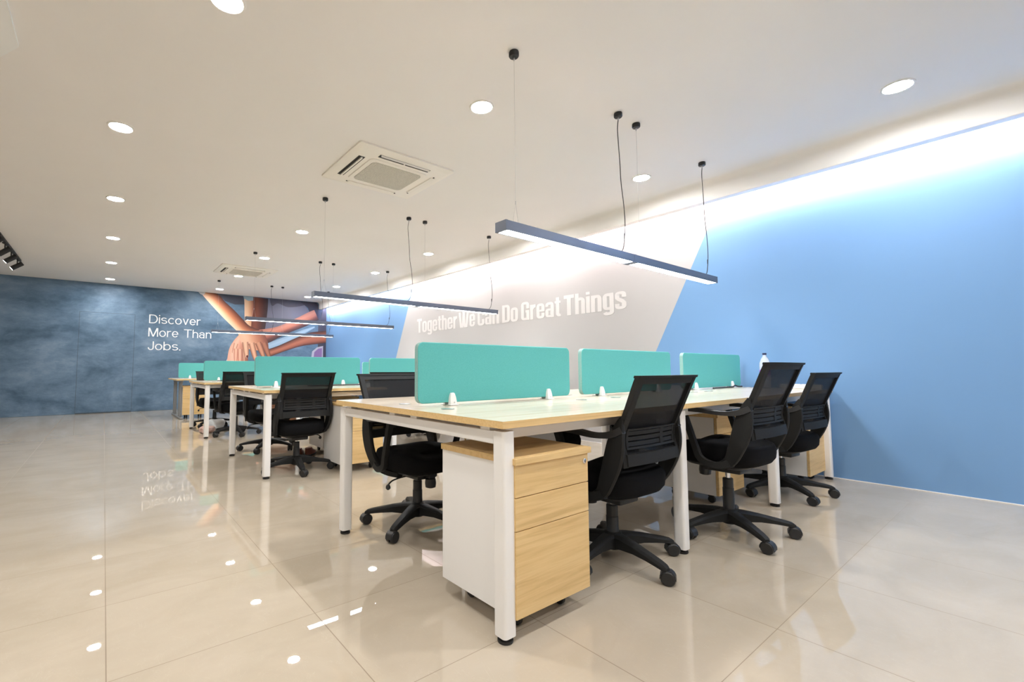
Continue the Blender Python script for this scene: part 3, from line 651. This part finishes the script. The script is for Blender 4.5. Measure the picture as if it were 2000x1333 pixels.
dup(ped, (2.31, 2.36, 0), PI, 'white backed drawer pedestal under the far side of the nearest desk')
dup(ped, (1.715, 3.860, 0), 0, 'oak fronted drawer pedestal under the second desk, beyond the legs of the nearest desk')
dup(ped, (2.325, 5.235, 0), PI, 'white backed drawer pedestal under the far side of the second desk')
dup(ped, (1.200, 9.930, 0), 0, 'oak fronted drawer pedestal under the left end of the grey legged desk')
pb = make_pedestal('brown_wood', 'brown_wood'); pb.location = (1.93, 6.96, 0); pb['label'] = 'dark brown drawer pedestal under the third desk, beyond the second desk'

# ------------------------------------------------------------------ office chairs (facing +y, origin on the floor under the column)
PROF = [(0.455, -0.208), (0.50, -0.226), (0.55, -0.224), (0.60, -0.210), (0.65, -0.216), (0.70, -0.237), (0.76, -0.264), (0.82, -0.289), (0.86, -0.306), (0.895, -0.322)]
def interp(tab, z):
    for (a, b), (c, d) in zip(tab, tab[1:]):
        if z <= c: return b + (d - b) * (z - a) / (c - a)
    return tab[-1][1]
HW = [(0.455, 0.214), (0.50, 0.226), (0.56, 0.230), (0.64, 0.230), (0.74, 0.231), (0.895, 0.237)]
def bs(u, z, off=0.0):
    """point of the curved back: u across (-1..1), z height, off behind"""
    x = u * interp(HW, z); return (x, interp(PROF, z) + 0.30 * x * x - off, z)
def plate(bm, us, zs, d0, d1):
    """closed slab on the back surface between offsets d0 and d1"""
    A_ = [[bm.verts.new(bs(u, z, d0)) for u in us] for z in zs]; B_ = [[bm.verts.new(bs(u, z, d1)) for u in us] for z in zs]
    nz, nu = len(zs), len(us)
    for i in range(nz - 1):
        for k in range(nu - 1):
            bm.faces.new((A_[i][k], A_[i][k + 1], A_[i + 1][k + 1], A_[i + 1][k])); bm.faces.new((B_[i][k], B_[i + 1][k], B_[i + 1][k + 1], B_[i][k + 1]))
    for k in range(nu - 1):
        bm.faces.new((A_[0][k], B_[0][k], B_[0][k + 1], A_[0][k + 1])); bm.faces.new((A_[-1][k], A_[-1][k + 1], B_[-1][k + 1], B_[-1][k]))
    for i in range(nz - 1):
        bm.faces.new((A_[i][0], A_[i + 1][0], B_[i + 1][0], B_[i][0])); bm.faces.new((A_[i][-1], B_[i][-1], B_[i + 1][-1], A_[i + 1][-1]))
def lin(a, b, n_): return [a + (b - a) * i / (n_ - 1) for i in range(n_)]
def sweep_yz(bm, pts, x0s, side):
    """band in the y-z plane: pts (y, z, width, xcentre, xthickness)"""
    rings = []
    for i, p in enumerate(pts):
        a, b = pts[max(i - 1, 0)], pts[min(i + 1, len(pts) - 1)]
        dy, dz = b[0] - a[0], b[1] - a[1]; l = math.hypot(dy, dz) or 1; ny, nz = -dz / l, dy / l
        w, xc, tx = p[2] / 2, p[3] * side, p[4] / 2
        ring = []
        for sx, sw in ((-1, -1), (-0.4, -1.12), (0.4, -1.12), (1, -1), (1, 1), (0.4, 1.12), (-0.4, 1.12), (-1, 1)):
            ring.append((xc + sx * tx, p[0] + ny * w * sw * 0.92, p[1] + nz * w * sw * 0.92))
        rings.append(ring)
    loft(bm, rings)
def make_chair():
    t = thing('office_chair', '', 'office chair', (0, 0, 0), 0, 'black mesh back office chairs')
    # seat cushion
    bm = bmesh.new(); rings = []
    N = 40
    for z, s in ((0.338, 0.80), (0.347, 0.91), (0.372, 0.985), (0.400, 1.0), (0.425, 1.0), (0.440, 0.965), (0.449, 0.90), (0.454, 0.70), (0.456, 0.35)):
        ring = []
        for k in range(N):
            a = 2 * PI * k / N; c, s_ = math.cos(a), math.sin(a)
            x = 0.222 * math.copysign(abs(c) ** 0.55, c); yy = 0.225 * math.copysign(abs(s_) ** 0.55, s_)
            zz = z - 0.03 * max(0, (yy - 0.12) / 0.105) ** 2 * (1 if z > 0.41 else 0.2) + (0.012 * (x / 0.222) ** 2 if z > 0.43 else 0)
            ring.append((x * s, 0.012 + yy * s, zz))
        rings.append(ring)
    loft(bm, rings); obj('seat', bm, 'seat_fabric', t, smooth=60)
    bm = bmesh.new(); loft(bm, [[(x * s, 0.01 + y * s, z) for x, y in rrect(0.205, 0.20, 0.08)] for z, s in ((0.318, 0.66), (0.326, 0.78), (0.3375, 0.84))]); obj('seat_pan', bm, 'plastic', t, smooth=40)
    # back frame ring: stiles, top rail with a lip, wide lower bar
    bm = bmesh.new(); zs = lin(0.500, 0.895, 16)
    for s in (-1, 1): plate(bm, lin(s * 0.86, s * 1.0, 3) if s > 0 else lin(-1.0, -0.86, 3), zs, -0.010, 0.014)
    plate(bm, lin(-0.9, 0.9, 15), [0.862, 0.880, 0.893], -0.008, 0.012)
    plate(bm, lin(-1.015, 1.015, 17), [0.888, 0.899], -0.012, 0.019)
    plate(bm, lin(-0.9, 0.9, 15), [0.505, 0.530, 0.556], -0.006, 0.020)
    obj('back_frame', bm, 'plastic_soft', t, smooth=35)
    bm = bmesh.new(); plate(bm, lin(-0.87, 0.87, 13), lin(0.552, 0.868, 10), -0.002, -0.0005); 
    bmesh.ops.delete(bm, geom=[f for f in bm.faces if False], context='FACES'); obj('back_mesh', bm, 'mesh_fabric', t, smooth=60)
    # lumbar support with slots
    bm = bmesh.new()
    for a, b in ((-0.80, 0.28), (0.36, 0.80)):
        for i in range(3): plate(bm, lin(a, b, 6), [0.588 + i * 0.0235, 0.588 + i * 0.0235 + 0.0175], 0.005, 0.013)
    for a, b in ((-0.84, -0.78), (0.26, 0.38), (0.78, 0.84)): plate(bm, lin(a, b, 3), [0.580, 0.62, 0.660], 0.005, 0.013)
    plate(bm, lin(-0.84, 0.84, 10), [0.656, 0.664], 0.004, 0.016); plate(bm, lin(-0.84, 0.84, 10), [0.575, 0.584], 0.004, 0.016)
    obj('lumbar_support', bm, 'plastic_soft', t, smooth=35)
    # arms: side plate, under-seat curve, front post and pad
    for s in (-1, 1):
        bm = bmesh.new()
        sweep_yz(bm, smooth_path([(-0.222, 0.715, 0.016, 0.228, 0.020), (-0.206, 0.665, 0.050, 0.231, 0.022), (-0.194, 0.60, 0.082, 0.236, 0.024), (-0.180, 0.53, 0.088, 0.240, 0.024), (-0.152, 0.45, 0.076, 0.240, 0.024), (-0.110, 0.375, 0.055, 0.226, 0.028), (-0.03, 0.335, 0.035, 0.20, 0.032), (0.03, 0.318, 0.03, 0.15, 0.04)], 4), None, s)
        ar = obj('armrest', bm, 'plastic_soft', t, smooth=45)
        bm = bmesh.new()
        sweep_yz(bm, smooth_path([(-0.125, 0.372, 0.040, 0.225, 0.026), (-0.05, 0.352, 0.034, 0.244, 0.026), (0.02, 0.378, 0.034, 0.256, 0.026), (0.045, 0.44, 0.032, 0.262, 0.026), (0.075, 0.54, 0.030, 0.266, 0.028), (0.105, 0.632, 0.028, 0.268, 0.034)], 4), None, s)
        obj('arm_post', bm, 'plastic_soft', ar, smooth=45)
        bm = bmesh.new()
        sweep_yz(bm, smooth_path([(0.122, 0.634, 0.018, 0.268, 0.040), (0.09, 0.642, 0.022, 0.268, 0.050), (0.0, 0.641, 0.022, 0.266, 0.052), (-0.10, 0.632, 0.022, 0.258, 0.048), (-0.175, 0.640, 0.030, 0.242, 0.034), (-0.225, 0.664, 0.032, 0.230, 0.026)], 4), None, s)
        obj('arm_pad', bm, 'plastic', ar, smooth=45)
    # mechanism, knob, lever
    bm = bmesh.new(); box(bm, (0, 0.0, 0.302), (0.15, 0.20, 0.036), 0.010)
    mech = obj('tilt_mechanism', bm, 'plastic', t, smooth=40)
    bm = bmesh.new(); lathe(bm, [(0.020, 0.296), (0.030, 0.292), (0.033, 0.266), (0.030, 0.244), (0.018, 0.239)], (0, 0.125, 0), 16); box(bm, (0, 0.115, 0.306), (0.04, 0.06, 0.022)); obj('tension_knob', bm, 'plastic', mech, smooth=40)
    bm = bmesh.new(); tube(bm, smooth_path([(0.06, 0.03, 0.306), (0.15, 0.04, 0.306), (0.215, 0.05, 0.300), (0.245, 0.052, 0.282)], 4), 0.0045, 8)
    lathe(bm, [(0.006, 0.0), (0.012, -0.008), (0.014, -0.022), (0.006, -0.030)], (0.245, 0.052, 0.285), 10); obj('lever', bm, 'plastic', mech, smooth=45)
    # gas lift and five-star base
    bm = bmesh.new(); lathe(bm, [(0.013, 0.190), (0.013, 0.2835)], seg=14); obj('gas_piston', bm, 'chrome', t, smooth=40)
    bm = bmesh.new(); lathe(bm, [(0.030, 0.062), (0.030, 0.150), (0.029, 0.152), (0.029, 0.205), (0.027, 0.207), (0.027, 0.258), (0.024, 0.2615)], seg=20); obj('column', bm, 'plastic', t, smooth=40)
    base = obj('base_hub', (lambda b: (lathe(b, [(0.034, 0.052), (0.046, 0.060), (0.050, 0.090), (0.044, 0.128), (0.032, 0.134)], seg=24), b)[1])(bmesh.new()), 'plastic_soft', t, smooth=40)
    for k in range(5):
        a = 2 * PI * k / 5; rot = Matrix.Rotation(a, 4, 'Z')
        bm = bmesh.new(); rings = []
        for x, zt_, zb_, w in ((0.030, 0.128, 0.066, 0.066), (0.08, 0.125, 0.072, 0.056), (0.15, 0.115, 0.076, 0.048), (0.22, 0.101, 0.072, 0.044), (0.275, 0.090, 0.066, 0.042), (0.305, 0.082, 0.060, 0.036), (0.318, 0.072, 0.058, 0.024)):
            rings.append([(x, yy * w * 0.57, z) for yy, z in ((-1, zb_), (-1, zt_ - 0.010), (-0.6, zt_), (0.6, zt_), (1, zt_ - 0.010), (1, zb_))])
        loft(bm, rings); bm.transform(rot); leg = obj('base_arm', bm, 'plastic_soft', base, smooth=40)
        ca = random.uniform(-2.6, 2.6)
        bm = bmesh.new()
        for s in (-1, 1): lathe(bm, [(0.010, -0.009), (0.024, -0.009), (0.0262, -0.004), (0.0262, 0.005), (0.022, 0.009)], (s * 0.0125, 0.012, 0.0264), 16, 'X')
        rings = []
        for q in range(9):
            aa = math.radians(-10 + 200 * q / 8); cy_, cz = 0.012 + 0.0 , 0.0264
            rings.append([(xx, cy_ + rr * math.cos(aa), cz + rr * math.sin(aa)) for xx, rr in ((-0.018, 0.0285), (0.018, 0.0285), (0.018, 0.0268), (-0.018, 0.0268))])
        loft(bm, rings); lathe(bm, [(0.009, 0.044), (0.009, 0.058)], (0, 0, 0), 10)
        bm.transform(Matrix.Scale(1.17, 4)); bm.transform(Matrix.Rotation(ca, 4, 'Z')); bm.transform(rot @ Matrix.Translation((0.298, 0, 0)))
        obj('caster', bm, 'plastic', base, smooth=40)
    return t
chair0 = make_chair(); used = [False]
UPPER = {'seat', 'seat_pan', 'back_frame', 'back_mesh', 'lumbar_support', 'armrest', 'tilt_mechanism'}
def stem(nm): return nm.split('.')[0]
def chair(x, y, rz, base_deg, label, lift=0.0):
    """rz: turn of the whole chair; base_deg: world direction of one base arm"""
    if not used[0]: c = chair0; c.location = (x, y, 0); c.rotation_euler = (0, 0, rz); c['label'] = label; used[0] = True
    else: c = dup(chair0, (x, y, 0), rz, label)
    for ch in c.children:
        s = stem(ch.name)
        if s in UPPER: ch.location.z = lift
        if s == 'gas_piston': ch.location.z = lift
        if s == 'column': ch.location.z = lift * 0.7
        if s == 'base_hub': ch.rotation_euler.z = math.radians(base_deg) - rz
    return c
R = math.radians
chair(2.022, 1.350, R(-1.5), -102, 'black mesh office chair beside the drawer pedestal, first of three along the near desk edge')
chair(2.868, 1.155, R(-2), -128, 'black mesh office chair with the highest back, second of three along the near desk edge', 0.06)
chair(4.045, 1.258, R(-4), -131, 'black mesh office chair closest to the blue wall, third along the near desk edge')
chair(1.530, 2.350, R(180 + 4), 140, 'black office chair under the left end of the nearest desk, facing the camera')
chair(2.640, 2.330, R(180 - 3), 20, 'black office chair on the far side of the nearest desk, seat showing above the pedestal')
chair(4.000, 2.400, R(180), 70, 'black office chair on the far side of the nearest desk, by the blue wall')
chair(1.445, 4.270, R(0), -98, 'black mesh back office chair in front of the left end of the second desk')
chair(2.435, 4.250, R(-25), -60, 'black mesh office chair at the second desk, behind the left end of the nearest desk')
chair(1.560, 5.560, R(178), 160, 'black office chair on the far side of the second desk, at its left end')
chair(3.620, 5.520, R(180), 60, 'black office chair with a raised back on the far side of the second desk', 0.06)
chair(1.520, 7.080, R(0), -88, 'black mesh back office chair in front of the left end of the third desk')
chair(2.680, 7.100, R(-3), -70, 'black mesh back office chair in front of the middle of the third desk')
chair(1.480, 8.400, R(182), 150, 'black office chair on the far side of the third desk, at its left end')

# ------------------------------------------------------------------ things on and under the desks
t = thing('water_bottle', 'clear plastic water bottle with a dark cap on the right end of the nearest desk', 'bottle', (4.720, 1.555, ZT + 0.0005))
bm = bmesh.new(); lathe(bm, [(0.030, 0.0), (0.040, 0.006), (0.041, 0.09), (0.038, 0.10), (0.041, 0.11), (0.042, 0.20), (0.040, 0.225), (0.028, 0.262), (0.015, 0.285), (0.013, 0.298)], seg=24); obj('bottle_body', bm, 'bottle', t, smooth=50)
bm = bmesh.new(); lathe(bm, [(0.0418, 0.115), (0.0425, 0.117), (0.0425, 0.165), (0.0418, 0.167)], seg=24); obj('bottle_label', bm, 'label_purple', t, smooth=40)
bm = bmesh.new(); lathe(bm, [(0.016, 0.299), (0.0165, 0.301), (0.0165, 0.313), (0.015, 0.316)], seg=18); obj('bottle_cap', bm, 'cap', t, smooth=40)
t = thing('power_strip', 'white power strip lying on the nearest desk against the blue wall', 'power strip', (4.845, 1.33, ZT + 0.0005))
obj('strip_body', bx(-0.025, 0.025, -0.15, 0.15, 0.0, 0.038, 0.004), 'white_metal', t)
for k in range(4):
    s = obj('socket', bx(-0.018, 0.018, -0.12 + k * 0.065, -0.075 + k * 0.065, 0.038, 0.040, 0.0005), 'paper', t)
    bm = bmesh.new()
    for dx, dy in ((-0.008, 0.0), (0.008, 0.007), (0.008, -0.007)): box(bm, (dx, -0.0975 + k * 0.065 + dy, 0.0403), (0.004, 0.003, 0.0008))
    obj('socket_holes', bm, 'dark_gap', s)
def cable(name, pts, label, r=0.006):
    bm = bmesh.new(); tube(bm, smooth_path(pts, 5), r, 8); return tag(obj(name, bm, 'cable', smooth=60), label, 'cable')
cable('power_cable', [(4.25, 1.80, 0.757), (4.4, 1.795, 0.757), (4.55, 1.805, 0.757), (4.64, 1.79, 0.760), (4.70, 1.80, 0.770), (4.76, 1.795, 0.760), (4.86, 1.80, 0.757)], 'black cable under the divider at the right end of the nearest desk')
cable('power_cable', [(1.70, 4.710, 0.757), (1.85, 4.70, 0.757), (2.02, 4.712, 0.757), (2.14, 4.70, 0.757), (2.26, 4.71, 0.757), (2.33, 4.69, 0.757)], 'black cable lying under the left divider of the second desk')
cable('power_cable', [(1.36, 7.585, 0.757), (1.5, 7.575, 0.757), (1.7, 7.585, 0.757), (1.9, 7.58, 0.757)], 'black cable lying under the left divider of the third desk')
tag(obj('paper_sheet', bx(-0.10, 0.10, -0.14, 0.14, 0, 0.002), 'paper', loc=(1.42, 4.58, ZT + 0.0006)), 'white paper sheet lying under the left divider of the second desk', 'paper')
tag(obj('paper_sheet', bx(-0.10, 0.10, -0.11, 0.11, 0, 0.003), 'paper', loc=(2.34, 4.41, ZT + 0.0006)), 'white paper sheet lying between the dividers of the second desk', 'paper')
def lump(name, m, loc, s, label, cat, seed, flat=0.0):
    rnd = random.Random(seed); bm = bmesh.new(); bmesh.ops.create_icosphere(bm, subdivisions=3, radius=1.0)
    ph = [(rnd.uniform(2, 5), rnd.uniform(0, 6), Vector((rnd.uniform(-1, 1), rnd.uniform(-1, 1), rnd.uniform(-1, 1)))) for _ in range(7)]
    for v in bm.verts:
        d = 1 + sum(0.055 * math.sin(f * v.co.dot(k) * 2 + p) for f, p, k in ph); v.co = Vector((v.co.x * s[0] * d, v.co.y * s[1] * d, max(v.co.z * d, -0.75) * s[2]))
    mz = min(v.co.z for v in bm.verts)
    for v in bm.verts: v.co.z -= mz
    return tag(obj(name, bm, m, smooth=50, loc=loc), label, cat)
t = thing('laptop_bag', 'black laptop bag lying on the second desk behind the mesh chair back', 'bag', (2.64, 4.36, ZT + 0.0006), R(8))
bm = bmesh.new(); loft(bm, [[(x * s, y * s, z) for x, y in rrect(0.17, 0.12, 0.04)] for z, s in ((0.0, 0.93), (0.012, 1.0), (0.045, 0.98), (0.062, 0.86), (0.068, 0.6))]); obj('bag_body', bm, 'fabric_bag', t, smooth=50)
bm = bmesh.new(); tube(bm, smooth_path([(-0.06, -0.09, 0.062), (-0.03, -0.12, 0.085), (0.03, -0.12, 0.09), (0.06, -0.09, 0.062)], 5), 0.008, 8); obj('bag_handle', bm, 'fabric_bag', t, smooth=50)
lump('plastic_bag', 'bag_white', (1.44, 8.02, 0.0005), (0.12, 0.14, 0.09), 'pale blue crumpled plastic bag on the floor under the third desk', 'bag', 3)
lump('paper_bag', 'bag_pink_reflection', (1.24, 7.55, 0.0005), (0.10, 0.12, 0.06), 'crumpled paper bag, reflection-tinted pink, on the floor at the left end of the third desk', 'bag', 5)
def shoe(x, y, rz, label):
    t = thing('shoe', label, 'shoe', (x, y, 0.0005), rz, 'red brown shoes under the second desk')
    bm = bmesh.new(); loft(bm, [[(cx_ + a * hx, b * hy, z) for a, b in [(math.cos(2 * PI * k / 16), math.sin(2 * PI * k / 16)) for k in range(16)]] for z, hx, hy, cx_ in ((0.014, 0.125, 0.042, 0), (0.035, 0.122, 0.042, 0), (0.06, 0.075, 0.036, -0.045), (0.085, 0.055, 0.032, -0.062))]); obj('shoe_upper', bm, 'shoe', t, smooth=50)
    bm = bmesh.new(); loft(bm, [[(a * 0.13, b * 0.046, z) for a, b in [(math.cos(2 * PI * k / 16), math.sin(2 * PI * k / 16)) for k in range(16)]] for z in (0.0, 0.0138)]); obj('shoe_sole', bm, 'rubber', t, smooth=50)
shoe(1.72, 4.98, R(60), 'red brown leather shoe on the floor under the second desk, left of its pair')
shoe(1.83, 4.95, R(50), 'red brown leather shoe on the floor under the second desk, right of its pair')
